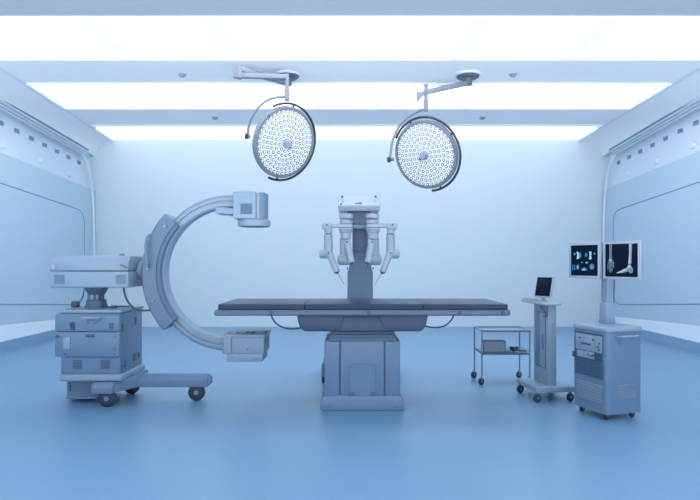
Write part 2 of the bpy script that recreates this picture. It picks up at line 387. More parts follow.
# ------------------------------------------------------------------ surgical robot behind the table
RX, RD = 0.084, 4.95
R = thing('surgical_robot', 'four-armed surgical robot on a tall column behind the operating table', 'surgical robot', (RX+0.01, 5.3, 0))
def rx(px, d=RD): return X(px, d)
def rz(py, d=RD): return Z(py, d)
cxr = 0.0946
m = MB(); m.box(cxr-0.35, cxr+0.35, 5.0, 5.75, 0.06, 0.2, 0.03, 3); m.box(cxr-0.25, cxr+0.25, 5.1, 5.6, 0.19, 0.26, 0.03, 3); m.build('base', M['body'], R)
for sx in (-1, 1):
    for y in (5.1, 5.65):
        m = MB(); m.cyl((cxr+sx*0.30, y, 0.045), (cxr+sx*0.35, y, 0.045), 0.045, b=0.008); m.build('wheel', M['rubber'], R)
m = MB()
m.hexa([(cxr-0.12, 5.18, 0.2), (cxr+0.12, 5.18, 0.2), (cxr+0.12, 5.48, 0.2), (cxr-0.12, 5.48, 0.2)], [(cxr-0.118, 5.18, 1.02), (cxr+0.118, 5.18, 1.02), (cxr+0.118, 5.48, 1.02), (cxr-0.118, 5.48, 1.02)], 0.012, 3)
m.hexa([(cxr-0.115, 5.185, 1.0), (cxr+0.115, 5.185, 1.0), (cxr+0.115, 5.47, 1.0), (cxr-0.115, 5.47, 1.0)], [(cxr-0.072, 5.2, 1.2), (cxr+0.072, 5.2, 1.2), (cxr+0.072, 5.45, 1.2), (cxr-0.072, 5.45, 1.2)], 0.012, 3)
m.box(cxr-0.072, cxr+0.072, 5.2, 5.45, 1.18, 1.60, 0.012, 3)
m.build('column', M['body'], R)
m = MB(); m.box(cxr-0.05, cxr+0.05, 5.185, 5.205, 1.2, 1.5, 0.006); m.build('column_cover', M['body'], R)
for sx in (-1, 1):
    m = MB(); m.box(cxr+sx*0.12-0.006, cxr+sx*0.12+0.006, 5.2, 5.24, 1.03, 1.05, 0.002); m.build('column_screw', M['dark'], R)
# head: white sloping housing
hx0, hx1 = rx(338.2), rx(380.2); z0, z1, z2 = rz(210.6), rz(206), rz(194.6)
m = MB()
prof = [(4.99, z0), (4.95, z1), (4.955, z1+0.012), (5.07, z2-0.008), (5.09, z2), (5.36, z2), (5.40, z2-0.03), (5.40, z0+0.02), (5.36, z0)]
m.prism(prof, hx0, hx1, 'x', 0.012, 3); H = m.build('head', M['head'], R)
m = MB()
m.hexa([(hx0+0.05, 4.962, z1+0.012), (hx1-0.05, 4.962, z1+0.012), (hx1-0.05, 4.975, z1+0.0), (hx0+0.05, 4.975, z1+0.0)],
       [(hx0+0.055, 5.042, z1+0.075), (hx1-0.055, 5.042, z1+0.075), (hx1-0.055, 5.055, z1+0.07), (hx0+0.055, 5.055, z1+0.07)], 0.002, 1)
m.build('front_panel', M['robot'], H)
for px, py, dd in ((342, 196.4, 5.055), (375.8, 196.4, 5.055), (340.9, 204.2, 4.965)):
    p = at(px, py, dd); m = MB(); m.box(p.x-0.008, p.x+0.008, dd-0.012, dd+0.02, p.z-0.007, p.z+0.007, 0.002); m.build('sensor', M['black'], H)
for px in (342.6, 374.8):
    p = at(px, 200.2, 5.0); m = MB(); m.box(p.x-0.011, p.x+0.011, 4.985, 5.03, p.z-0.012, p.z+0.012, 0.004); m.build('indicator_light', M['cyan'], H)
m = MB()
for k, (w, h, dx) in enumerate(((0.008, 0.012, 0), (0.009, 0.012, 0.011), (0.008, 0.013, 0.022), (0.01, 0.018, 0.033), (0.01, 0.018, 0.045), (0.004, 0.018, 0.057))):
    xx = rx(355) + dx; zz = rz(204.1)
    m.box(xx, xx+w, 4.966, 4.978, zz, zz+h, 0.001, 1)
m.build('lettering', M['dark'], H)
m = MB()
m.box(RX-0.10, RX+0.10, 5.02, 5.35, rz(224), z0+0.005, 0.01); m.build('neck', M['steel_dk'], R)
m = MB(); m.box(RX-0.185, RX+0.185, 5.02, 5.2, rz(228.5), rz(223.5), 0.012, 3); m.build('cross_beam', M['body'], R)
for sx in (-1, 1):
    def q(px): return RX - sx*(-1)*0 + sx*((359-px)*RD/F)          # mirror a column of the left half
    # stacked shoulder discs
    m = MB(); c = q(346)
    for a, b, r in ((213, 218.3, 0.066), (219, 223.6, 0.062), (224, 229.2, 0.056)):
        m.cyl((c, 5.03, rz(b)), (c, 5.03, rz(a)), r, b=0.008)
    m.build('shoulder', M['robot'], R)
    # outer arm
    m = MB(); xa, xb = sorted((q(321.4), q(331.6)))
    m.box(xa, xb, 4.91, 4.99, rz(229.3), rz(223), 0.008, 2)
    xa, xb = sorted((q(330), q(352))); m.box(xa, xb, 4.93, 4.98, rz(228), rz(223.6), 0.01, 2)
    c = q(327.8); m.cyl((c, 4.95, rz(234)), (c, 4.95, rz(229)), 0.035, b=0.004); m.cyl((c, 4.95, rz(240.5)), (c, 4.95, rz(234.3)), 0.039, b=0.004); m.cyl((c, 4.95, rz(252)), (c, 4.95, rz(240)), 0.041, 0.039, b=0.004)
    A = m.build('outer_arm', M['robot'], R)
    j0 = Vector((q(323), 4.97, rz(253.7))); m = MB(); m.cyl(j0 + Vector((sx*0.03, 0.0, 0)), j0 + Vector((-sx*0.045, -0.02, 0)), 0.043, b=0.008)
    m.build('wrist', M['robot'], A)
    p0 = Vector((q(328.4), 4.92, rz(252))); p1 = Vector((q(336.8), 4.86, rz(272.3)))
    m = MB(); m.cyl(p0, p1, 0.031, 0.028, b=0.005); m.build('instrument', M['white'], A)
    dv = (p1-p0).normalized(); m = MB(); m.cyl(p1-dv*0.004, p1+dv*0.008, 0.015); m.tube([p1, p1 + dv*0.05 + Vector((-sx*0.012, 0, 0)), p1+dv*0.115 + Vector((-sx*0.02, 0, 0))], 0.0022, 6); m.build('needle', M['dark'], A)
    m = MB(); m.box(p0.x-0.006, p0.x+0.006, p0.y-0.038, p0.y-0.024, p0.z-0.02, p0.z-0.004, 0.002); m.build('button', M['black'], A)
    m = MB(); xm = q(326.5); m.box(xm-0.006, xm+0.006, 4.904, 4.915, rz(226), rz(224.4), 0.001); m.build('button', M['black'], A)
    m = MB(); xm = q(327.8); m.box(xm-0.02, xm+0.02, 4.907, 4.925, rz(234.6), rz(233.6), 0.001); m.build('joint_gap', M['dark'], A)
    # inner arm
    m = MB(); c = q(345.4)
    m.cyl((c, 4.95, rz(233)), (c, 4.95, rz(228.5)), 0.056, 0.064, b=0.006); m.cyl((c, 4.95, rz(239)), (c, 4.95, rz(233)), 0.047, b=0.004)
    c2 = q(343.6); m.cyl((c2, 4.98, rz(260)), (c2, 4.98, rz(238)), 0.039, b=0.004)
    A = m.build('inner_arm', M['robot'], R)
    j = Vector((q(341.4), 4.97, rz(259.8))); m = MB(); m.cyl(j + Vector((sx*0.03, 0.01, 0)), j + Vector((-sx*0.075, -0.02, 0)), 0.046, b=0.008); m.build('wrist', M['robot'], A)
    p0 = Vector((q(346.4), 4.91, rz(241))); p1 = Vector((q(351), 4.86, rz(263)))
    m = MB(); m.cyl(p0, p1, 0.031, 0.029, b=0.005); m.build('instrument', M['white'], A)
    dv = (p1-p0).normalized(); m = MB(); m.cyl(p1-dv*0.004, p1+dv*0.006, 0.015); m.tube([p1, p1+dv*0.05, p1+dv*0.105 + Vector((-sx*0.012, 0, 0))], 0.0022, 6); m.build('needle', M['dark'], A)
    m = MB(); m.box(p0.x-0.006, p0.x+0.006, p0.y-0.038, p0.y-0.024, p0.z-0.02, p0.z-0.004, 0.002); m.build('button', M['black'], A)

# ------------------------------------------------------------------ C-arm x-ray machine
def caster(parent, x, y, r, w, top, rot=0.0, fork='body_dk'):
    ax = Vector((math.sin(rot), -math.cos(rot), 0)); c = Vector((x, y, r))
    m = MB(); m.box(x-0.3*r, x+0.3*r, y-0.3*r, y+0.3*r, r, top, 0.002)
    k = m.build('caster', M[fork], parent)
    m = MB(); m.lathe([(0, -w/2), (r*0.8, -w/2), (r, -w/2+0.15*r), (r, w/2-0.15*r), (r*0.8, w/2), (0, w/2)], c, ax); 
    for s in (-1, 1): m.cyl(c + ax*s*w*0.3, c + ax*s*(w/2+0.0025), 0.28*r, n=16, mi=1)
    wl = m.build('wheel', [M['rubber'], M['hub']], k)
    return k
K = thing('c_arm_x_ray_machine', 'mobile C-arm x-ray machine with grey-blue cabinet, arc reaching around the table end', 'x-ray machine', (-2.0, 4.45, 0))
d = 4.25
bx0, bx1 = X(60.5, d), X(120.3, d)
m = MB(); m.box(bx0, bx1, 4.25, 4.70, 0.245, 0.715, 0.012, 3); m.build('cabinet', M['body'], K)
m = MB(); m.box(bx0-0.01, bx1+0.012, 4.24, 4.71, 0.712, 0.738, 0.01, 3); m.build('top_plate', M['body_lt'], K)
px0, px1 = X(53, 4.23), X(120, 4.23)
m = MB(); m.prism([(px0, 4.27), (px0+0.012, 4.235), (px1-0.01, 4.222), (px1, 4.232), (px1, 4.26), (bx0, 4.26), (bx0, 4.46), (px0+0.01, 4.44)], Z(356.5, d), Z(331.8, d), 'z', 0.006, 2)
m.prism([(px0, 4.27), (px0+0.012, 4.235), (px1-0.01, 4.222), (px1, 4.232), (px1, 4.26), (bx0, 4.26), (bx0, 4.46), (px0+0.01, 4.44)], Z(331.2, d), Z(314, d), 'z', 0.006, 2)
DP = m.build('front_panel', M['body'], K)
def plate(px0_, px1_, py0_, py1_, dd, name, m_, par, t=0.006, b=0.002):
    m = MB(); m.box(X(px0_, dd), X(px1_, dd), dd-t, dd+0.012, Z(py1_, dd), Z(py0_, dd), b); return m.build(name, M[m_], par)
def grille(px0_, px1_, py0_, py1_, dd, name, m_, par, n=5, vert=False):
    m = MB(); a, b_, c, e = X(px0_, dd), X(px1_, dd), Z(py1_, dd), Z(py0_, dd)
    for i in range(n):
        if vert: w_ = (b_-a)/n; m.box(a+w_*i, a+w_*(i+0.6), dd-0.006, dd+0.01, c, e, 0.001, 1)
        else: h_ = (e-c)/n; m.box(a, b_, dd-0.006, dd+0.01, c+h_*i, c+h_*(i+0.6), 0.001, 1)
    return m.build(name, M[m_], par)
fd = 4.228
for a, b in ((70, 74.7), (109.3, 114)): grille(a, b, 322, 329.3, fd-0.002, 'vent', 'dark', DP, 5)
plate(86, 94, 334.3, 337, fd-0.003, 'latch', 'dark', DP)
plate(63, 70.3, 337, 348.8, fd+0.002, 'socket_cover', 'body_lt', DP)
m = MB(); p = at(57.3, 336.6, 4.23); m.cyl((p.x, 4.222, p.z), (p.x, 4.25, p.z), 0.011); m.build('lock', M['dark'], DP)
for a, b in ((115, 336.5), (115, 349), (114.7, 354), (64.5, 354)):
    m = MB(); p = at(a, b, 4.225); m.cyl((p.x, 4.218, p.z), (p.x, 4.24, p.z), 0.005, n=10); m.build('screw', M['dark'], DP)
m = MB(); p0, p1 = at(82, 318, 4.19), at(100, 318, 4.19)
m.cyl(p0, p1, 0.009, b=0.003)
for q0, q1 in ((83, 88.5), (99, 93.5)): m.tube([at(q0, 318.3, 4.19), at((q0+q1)/2, 321, 4.205), at(q1, 323.5, 4.235)], 0.006, 8)
m.build('handle', M['body_lt'], DP)
for a, b in ((73, 82), (101, 110)): grille(a, b, 359.5, 368.5, 4.25, 'louver', 'body_dk', K, 6)
for yy, zz, hh, w_, nm, mt in ((4.29, 0.60, 0.06, 0.014, 'vent', 'dark'), (4.55, 0.625, 0.065, 0.016, 'vent', 'dark'), (4.275, 0.30, 0.04, 0.012, 'vent', 'dark'), (4.62, 0.335, 0.04, 0.014, 'vent', 'dark'),
                       (4.34, 0.315, 0.06, 0.025, 'louver', 'body_dk'), (4.53, 0.335, 0.065, 0.03, 'louver', 'body_dk')):
    m = MB()
    for i in range(5): m.box(bx1-0.005, bx1+0.006, yy-w_, yy+w_, zz-hh/2+hh*i/5, zz-hh/2+hh*(i+0.6)/5, 0.001, 1)
    m.build(nm, M[mt], K)
m = MB(); m.prism([(bx0-0.005, 4.235), (bx1+0.005, 4.235), (bx1+0.02, 4.25), (bx1+0.02, 4.72), (bx0-0.005, 4.72)], 0.196, 0.248, 'z', 0.012, 3); m.build('bumper', M['body_lt'], K)
m = MB(); m.box(X(66.3, 4.38), X(104, 4.38), 4.38, 4.72, 0.03, 0.2, 0.01, 2); CH = m.build('underframe', M['body'], K)
for i in range(4):
    for a in (69, 94): plate(a, a+1.6, 382.5+2.4*i, 384+2.4*i, 4.375, 'slot', 'dark', CH, 0.003, 0.0)
m = MB(); m.box(X(66, 4.37), X(97, 4.37), 4.365, 4.4, 0.03, 0.05, 0.006); m.build('toe_guard', M['body'], CH)
# outrigger
m = MB()
def beamz(x0_, x1_, yc, wd, zl, zh):
    return [(yc-wd/2, zl), (yc-wd/2, (zl+zh)/2+0.01), (yc-wd/2+0.03, zh), (yc+wd/2-0.03, zh), (yc+wd/2, (zl+zh)/2+0.01), (yc+wd/2, zl)]
m.prism(beamz(0, 0, 4.45, 0.10, 0.115, 0.215), -1.74, -1.12, 'x', 0.008, 2)
m.hexa([(-1.125, 4.405, 0.118), (-1.098, 4.425, 0.14), (-1.098, 4.475, 0.14), (-1.125, 4.495, 0.118)], [(-1.125, 4.43, 0.21), (-1.098, 4.43, 0.195), (-1.098, 4.47, 0.195), (-1.125, 4.47, 0.21)], 0.004, 2)
m.prism(beamz(0, 0, 4.26, 0.10, 0.106, 0.192), -1.95, -1.785, 'x', 0.01, 2)
m.hexa([(-1.80, 4.215, 0.108), (-1.785, 4.30, 0.108), (-1.66, 4.49, 0.115), (-1.66, 4.41, 0.115)], [(-1.80, 4.235, 0.19), (-1.785, 4.29, 0.19), (-1.66, 4.47, 0.212), (-1.66, 4.43, 0.212)], 0.006, 2)
m.box(-2.1, -1.70, 4.50, 4.72, 0.13, 0.20, 0.01)
m.build('outrigger', M['body'], K)
caster(K, X(107.3, 4.25), 4.255, 0.066, 0.045, 0.115); caster(K, X(131.3, 4.67), 4.68, 0.064, 0.04, 0.135)
caster(K, X(196.8, 4.45), 4.45, 0.066, 0.045, 0.125); caster(K, X(75, 4.6), 4.62, 0.066, 0.04, 0.12)
# swivel column and arm housing
cx_, cy_ = X(96.5, 4.45), 4.45
m = MB(); m.lathe([(0, 0.735), (0.088, 0.735), (0.085, 0.748), (0.078, 0.765), (0.072, 0.80), (0.058, 0.806), (0.058, 0.842), (0.064, 0.845), (0.09, 0.895), (0.094, 0.91), (0, 0.91)], (cx_, cy_, 0)); SC = m.build('swivel_column', M['body_dk'], K)
m = MB()
for a in (200, 255, 270, 300):
    m = MB(); m.box(cx_+0.06*math.cos(math.radians(a))-0.008, cx_+0.06*math.cos(math.radians(a))+0.008, cy_+0.06*math.sin(math.radians(a))-0.008, cy_+0.06*math.sin(math.radians(a))+0.008, 0.805, 0.843, 0.002); m.build('guide_rod', M['body_lt'], SC)

m = MB(); ux0, ux1 = X(49.2, 4.2), X(128.3, 4.2)
m.box(ux0, ux1, 4.2, 4.66, 0.907, 1.030, 0.012, 3); AH = m.build('arm_housing', M['body_lt'], K)
m = MB()
lo = 1.034; hi = 1.148
m.prism([(4.2, lo), (4.2, 1.10), (4.245, hi), (4.62, hi), (4.66, 1.10), (4.66, lo)], ux0, ux1, 'x', 0.008, 2)
m.build('housing_lid', M['body_lt'], AH)
plate(51.6, 55.8, 264.8, 269, 4.198, 'knob', 'white', AH, 0.012)
m = MB(); m.tube([at(120.5, 265, 4.18), at(123, 266, 4.175), at(126.5, 267.6, 4.18)], 0.006, 8); m.cyl(at(124, 266.4, 4.205), at(124, 266.4, 4.175), 0.006); m.build('latch', M['body_dk'], AH)
for a in (54.5, 116): grille(a, a+10, 274.3, 283.8, 4.2, 'louver', 'body', AH, 7)
m = MB(); m.lathe([(0, 0), (0.022, 0), (0.022, 0.012), (0.012, 0.02), (0, 0.02)], (X(122, 4.4), 4.4, hi)); m.build('cap', M['body'], AH)
zc_ = Z(270.3, 4.42)
m = MB(); m.lathe([(0, 0), (0.055, 0), (0.055, 0.025), (0.072, 0.025), (0.072, 0.05), (0.06, 0.052), (0.06, 0.065), (0.076, 0.067), (0.076, 0.105), (0.064, 0.108), (0.064, 0.16), (0, 0.16)], (ux1-0.01, 4.42, zc_), (1, 0, 0)); m.build('pivot_joint', M['body_lt'], K)
# arc, sleeve, tube, detector
ax_, az_ = -0.93, 1.015
m = MB()
m.arc([(.510, 4.352), (.522, 4.34), (.548, 4.34), (.551, 4.352), (.561, 4.352), (.564, 4.34), (.582, 4.34), (.585, 4.35), (.592, 4.35), (.595, 4.342), (.606, 4.352), (.606, 4.46), (.595, 4.472), (.522, 4.472), (.510, 4.46)], ax_, az_, 84, 268, 90)
m.build('c_arc', M['body_lt'], K)
m = MB()
m.arc([(.527, 4.30), (.535, 4.29), (.552, 4.29), (.556, 4.282), (.656, 4.282), (.668, 4.294), (.668, 4.50), (.656, 4.512), (.54, 4.512), (.527, 4.50)], ax_, az_, 137, 221, 40)
SL = m.build('arc_sleeve', M['sleeve'], K)
m = MB(); m.arc([(.524, 4.284), (.548, 4.284), (.548, 4.296), (.524, 4.296)], ax_, az_, 136.8, 221.2, 40); m.build('sleeve_edge', M['body_dk'], SL)
m = MB(); m.tube([at(149.8, 234.5, 4.27), at(147, 238, 4.245), at(145.6, 247, 4.235), at(146.2, 257, 4.235), at(147.6, 264, 4.245), at(148.2, 267.5, 4.275)], 0.010, 10); m.build('handle', M['body'], SL)
for a, b, r in ((165, 226.5, 0.013), (147.8, 268.5, 0.012), (152.5, 301, 0.011)):
    m = MB(); p = at(a, b, 4.275); m.cyl((p.x, 4.262, p.z), (p.x, 4.29, p.z), r, b=0.003); m.build('knob', M['body_lt'], SL)
s_ = 4.28
m = MB(); m.box(X(232.7, s_), X(256, s_), s_, 4.53, Z(218.7, s_), Z(191.2, s_), 0.012, 3)
m.box(X(224, s_), X(236, s_), s_+0.03, 4.50, Z(214, s_), Z(207.5, s_), 0.008)
m.box(X(214.5, s_), X(227, s_), s_+0.04, 4.49, Z(213.2, s_), Z(206.5, s_), 0.008)
XT = m.build('x_ray_tube', M['body_lt'], K)
m = MB(); m.box(X(240.3, s_), X(252.4, s_), s_-0.002, s_+0.01, Z(214.2, s_), Z(203, s_), 0.002); m.build('grille_frame', M['body'], XT)
grille(240.8, 252.2, 204.2, 213.8, s_-0.004, 'grille', 'body', XT, 9, True)
m = MB(); m.box(X(255, s_), X(259, s_), s_+0.03, 4.5, Z(218.5, s_), Z(193, s_), 0.005); m.build('spacer', M['white'], XT)
m = MB(); c = Vector((X(262.3, 4.36), 4.40, 0)); 
for i in range(14):
    a = PI + i*2*PI/14; m.box(c.x+0.03*math.cos(a)-0.007, c.x+0.03*math.cos(a)+0.007, c.y+0.09*math.sin(a)-0.012, c.y+0.09*math.sin(a)+0.012, Z(218.5, s_), Z(192.2, s_), 0.003)
m.box(c.x-0.026, c.x+0.026, c.y-0.085, c.y+0.085, Z(218.8, s_), Z(191.6, s_), 0.008); m.build('cooling_ribs', M['body'], XT)
m = MB(); cd = Vector((-0.7526, 4.405, Z(225.8, s_))); m.lathe([(0, 0.004), (0.112, 0.004), (0.116, 0), (0.124, 0.004), (0.127, 0.014), (0.127, 0.046), (0.118, 0.056), (0, 0.056)], cd, (0, 0, 1), 40); CO = m.build('collimator', M['body_lt'], XT)
m = MB(); m.lathe([(0, -0.002), (0.10, -0.002), (0.104, 0.006), (0, 0.006)], cd, (0, 0, 1), 32); m.build('collimator_window', M['dark'], XT)
s_ = 4.26
m = MB()
m.box(X(227.3, s_), X(264, s_), s_, 4.56, Z(354.3, s_), Z(337, s_), 0.008, 2)
m.box(X(225.2, s_), X(265.2, s_), s_-0.008, 4.57, Z(337.5, s_), Z(334.5, s_), 0.005, 2)
m.box(X(226.4, s_), X(262.5, s_), s_+0.004, 4.52, Z(362, s_), Z(354, s_), 0.006, 2)
m.box(X(224.0, s_), X(231.5, s_), s_-0.012, 4.52, Z(353.5, s_), Z(336, s_), 0.006, 2)
m.hexa([(X(222, 4.33), 4.33, Z(354, 4.33)), (X(228, 4.33), 4.33, Z(354, 4.33)), (X(228, 4.33), 4.48, Z(354, 4.33)), (X(222, 4.33), 4.48, Z(354, 4.33))],
       [(X(224, 4.33), 4.33, Z(333, 4.33)), (X(229, 4.33), 4.33, Z(333, 4.33)), (X(229, 4.33), 4.48, Z(333, 4.33)), (X(224, 4.33), 4.48, Z(333, 4.33))], 0.004)
DE = m.build('image_detector', M['body_lt'], K)
for a, b, w_ in ((236, 333.6, 2.2), (245.5, 333, 3.2), (250, 333.3, 4.5), (265, 333, 2)):
    dd = 4.36; m = MB(); m.box(X(a, dd), X(a+w_, dd), dd, dd+0.05, Z(b+2.6, dd), Z(b-1.2, dd), 0.003); m.build('connector', M['dark'], DE)
for a, b, w_, h_ in ((247, 348.6, 1.2, 1.5), (233, 357, 1, 1), (254, 358, 1, 1)): plate(a, a+w_, b, b+h_, s_-0.0, 'screw', 'dark', DE, 0.005, 0.001)
for yy in (4.33, 4.45):
    m = MB(); xx = X(264, s_); m.box(xx-0.004, xx+0.004, yy-0.015, yy+0.015, Z(345, s_), Z(339.5, s_), 0.001); m.build('slot', M['dark'], DE)
# cables
m = MB(); dd = 4.32; m.tube([at(123.6, 285, dd), at(124.5, 293, dd), at(127.5, 301, dd), at(133, 307.5, dd), at(140, 310.3, dd), at(150, 310.3, dd), at(156, 309, dd)], 0.0085, 10); m.build('cable', M['dark'], K)
m = MB(); m.tube([at(84.3, 286, 4.5), at(83.8, 292, 4.5), at(82, 298, 4.52), at(79, 302, 4.5), at(76, 303, 4.5)], 0.004, 8); m.build('cable', M['body_dk'], K)
m = MB(); m.box(X(72, 4.5), X(78, 4.5), 4.48, 4.54, 0.736, Z(301.3, 4.5), 0.006); m.build('socket_box', M['dark'], K)
m = MB(); m.tube([(cx_+0.07, 4.41, 0.755), (cx_+0.11, 4.40, 0.747), (cx_+0.15, 4.40, 0.745), (cx_+0.20, 4.42, 0.75), (cx_+0.26, 4.45, 0.747)], 0.005, 8); m.box(cx_+0.14, cx_+0.18, 4.39, 4.42, 0.737, 0.76, 0.004); m.build('cable', M['dark'], K)

# ------------------------------------------------------------------ surgical lights
def surgical_light(label, plate_c, elbow, post_top, post_len, head_c, nrm, Rr, side, yoke, blk):
    t = thing('surgical_light', label, 'surgical light', plate_c, 'ceiling-hung surgical lights')
    pc = Vector(plate_c)
    m = MB(); m.lathe([(0, -0.045), (0.10, -0.045), (0.122, -0.03), (0.126, -0.018), (0.126, 0), (0, 0)], pc, n=36); m.build('ceiling_plate', M['plate'], t)
    m = MB(); m.lathe([(0.126, -0.02), (0.138, -0.018), (0.138, 0), (0.126, 0)], pc, n=36); m.build('ceiling_ring', M['trim_white'], t)
    m = MB(); m.cyl(pc + Vector((0, 0, -0.12)), pc + Vector((0, 0, -0.04)), 0.045, b=0.006); m.build('hub', M['plate'], t)
    hub = pc + Vector((0, 0, -0.095))
    def bar(a, b, w, h, name, m_='lampgrey'):
        a = Vector(a); b = Vector(b); v = (b-a).normalized(); sd = v.cross(Vector((0, 0, 1))).normalized()*w/2; up = Vector((0, 0, h/2))
        m = MB(); m.hexa([a-sd-up, a+sd-up, b+sd-up, b-sd-up], [a-sd+up, a+sd+up, b+sd+up, b-sd+up], min(w, h)*0.22, 2); return m.build(name, M[m_], t)
    pt = Vector(post_top)
    if elbow is not None:
        e = Vector(elbow)
        bar(hub, e + Vector((0, 0, 0.035)), 0.07, 0.055, 'upper_arm')
        bar(e + Vector((0, 0, -0.03)), pt + Vector((0, 0, -0.03)), 0.055, 0.05, 'lower_arm')
        m = MB(); m.cyl(e + Vector((0, 0, -0.062)), e + Vector((0, 0, 0.062)), 0.034, b=0.005); m.box(e.x-0.06, e.x-0.01, e.y-0.025, e.y+0.025, e.z-0.055, e.z+0.058, 0.008); m.build('elbow_joint', M['lampgrey'], t)
    else:
        bar(hub, pt + Vector((0, 0, -0.085)), 0.06, 0.055, 'upper_arm')
        m = MB(); m.prism([(pt.x-0.10, pt.z-0.19), (pt.x-0.005, pt.z-0.10), (pt.x-0.005, pt.z-0.04), (pt.x-0.045, pt.z-0.09), (pt.x-0.10, pt.z-0.085)], pt.y-0.03, pt.y+0.03, 'y', 0.006); m.build('elbow_joint', M['lampgrey'], t)
    m = MB(); m.cyl(pt + Vector((0, 0, -post_len)), pt, 0.021, b=0.004); m.cyl(pt + Vector((0, 0, -post_len-0.012)), pt + Vector((0, 0, -post_len*0.6)), 0.025, b=0.004); m.build('post', M['lampgrey'], t)
    m = MB(); m.tube(yoke, 0.0135, 10, 8); Y = m.build('yoke', M['lampgrey'], t)
    n = Vector(nrm).normalized(); up = Vector((0, 0, 1)); u = up.cross(n).normalized(); v = n.cross(u)       # u to the picture's right, v up
    hc = Vector(head_c); P = lambda a, r, h=0.0: hc + (u*math.cos(a) + v*math.sin(a))*r + n*h
    # joint from yoke end to rim
    ye = Vector(yoke[-1]); rimp = hc + (ye-hc).normalized()*Rr*0.97
    m = MB(); ext = ye + (ye-rimp).normalized()*0.03
    m.cyl(rimp, ye, 0.02, b=0.003); m.build('pivot', M['lampgrey'], t)
    m = MB(); m.cyl(ye + (ye-rimp).normalized()*-0.005, ext, 0.03, b=0.006); m.build('pivot_cap', M['black'], t)
    # shell
    m = MB(); m.lathe([(0, -0.095), (Rr*0.45, -0.09), (Rr*0.82, -0.07), (Rr*0.97, -0.045), (Rr, -0.02), (Rr, 0.02), (Rr*0.985, 0.03), (Rr*0.93, 0.03), (Rr*0.915, 0.02), (0, 0.018)], hc, n, 64); HD = m.build('lamp_head', M['lampgrey'], t)
    m = MB(); m.lathe([(0, 0.02), (Rr*0.905, 0.02), (Rr*0.905, 0.024), (Rr*0.3, 0.034), (0, 0.036)], hc, n, 64); m.build('lamp_face', M['lampface'], t)
    # led lenses: the three outer rings one by one, the inner rings as one part
    q0 = Vector((0, 0, 1)).rotation_difference(n).to_matrix().to_4x4()
    def lens(mb, mx):
        k = bmesh.new(); nn = 12; rr = [(0.0165, -0.004), (0.0165, 0.0035), (0.0072, 0.004), (0.0, 0.0055)]
        rings = [[k.verts.new((r*math.cos(2*PI*i/nn), r*math.sin(2*PI*i/nn), h)) for i in range(nn)] if r else [k.verts.new((0, 0, h))] for r, h in rr]
        vs = {}
        for a in k.verts: vs[a] = mb.bm.verts.new(mx @ a.co)
        for j, (a, b) in enumerate(zip(rings, rings[1:])):
            for i in range(nn):
                i2 = (i+1) % nn
                f = [a[i], a[i2], b[i2], b[i]] if len(b) > 1 else [a[i], a[i2], b[0]]
                mb.bm.faces.new([vs[w] for w in f]).material_index = 1 if j == 2 else 0
        k.free()
    first = None; inner = MB()
    for r, cnt in ((0.22, 10), (0.35, 16), (0.48, 22), (0.61, 28), (0.735, 33), (0.86, 38)):
        hgt = 0.036 - 0.012*max(0, (r-0.3)/0.62)
        for i in range(cnt):
            a = 2*PI*(i + 0.5*(cnt % 3))/cnt
            mx = Matrix.Translation(P(a, r*Rr, hgt)) @ q0
            if r < 0.6: lens(inner, mx)
            elif first is None:
                b0 = MB(); lens(b0, Matrix.Identity(4)); me = bpy.data.meshes.new('led_lens'); b0.bm.to_mesh(me); b0.bm.free()
                me.materials.append(M['lens_ring']); me.materials.append(M['lens'])
                first = bpy.data.objects.new('led_lens', me); C.objects.link(first); first.parent = t; first.matrix_local = Matrix.Translation(-pc) @ mx
            else:
                o = first.copy(); C.objects.link(o); o.parent = t; o.matrix_local = Matrix.Translation(-pc) @ mx
    il = inner.build('inner_led_lenses', [M['lens_ring'], M['lens']], t); il['kind'] = 'stuff'
    # centre grip
    m = MB(); m.lathe([(0, 0.03), (0.05, 0.03), (0.05, 0.045), (0.036, 0.048), (0.034, 0.085), (0.030, 0.092), (0, 0.093)], hc, n, 24); GR = m.build('centre_grip', M['grey'], t)
    m = MB(); pb = hc + u*0.055*side + v*-0.035; m.cyl(pb + n*0.03, pb + n*0.05, 0.012); m.build('camera_eye', M['dark'], GR)
    # handrail
    a0, a1 = (math.radians(124), math.radians(-106)) if side > 0 else (math.radians(146), math.radians(-90))
    m = MB(); m.tube([P(a0 + (a1-a0)*i/40, Rr*1.075, 0.0) for i in range(41)], 0.0125, 10, 1); hr = m.build('handrail', M['black'], t); hr['label'] = 'black curved handrail'
    for f in (0.16, 0.5, 0.93):
        a = a0 + (a1-a0)*f; m = MB(); m.cyl(P(a, Rr*0.98), P(a, Rr*1.08), 0.012); m.build('rail_bracket', M['black'], hr)
    a = math.radians(140); m = MB(); m.cyl(P(a, Rr*0.955, 0.02), P(a, Rr*0.955, 0.036), 0.012); m.build('screw', M['dark'], HD)
dl = 5.7
surgical_light('round surgical light hanging left, turned to the right over the table', (X(287.5, 6.12), 6.12, ZC), at(239, 72.5, 5.62), at(287, 74, dl), 0.262,
    at(284.4, 142.6, dl), (0.668, -0.707, -0.347), 0.362, 1, [at(286.8, 97.5, dl), at(279, 97, dl), at(268, 100, dl), at(258, 108, dl), at(251, 119, dl), at(248.3, 129, dl), at(248, 136.5, dl)], 0)
dr = 5.9
surgical_light('round surgical light hanging right, turned to the left over the table', (X(468, 6.12), 6.12, ZC), None, at(426, 84, dr), 0.275,
    at(426, 154.8, dr), (-0.60, -0.80, -0.37), 0.362, -1, [at(426, 109, dr), at(419, 111, dr+0.06), at(409, 116.5, dr+0.12), at(400, 125, dr+0.14), at(393.5, 138, dr+0.10), at(390.8, 151, dr+0.02), at(390, 159.5, dr-0.06)], 0)

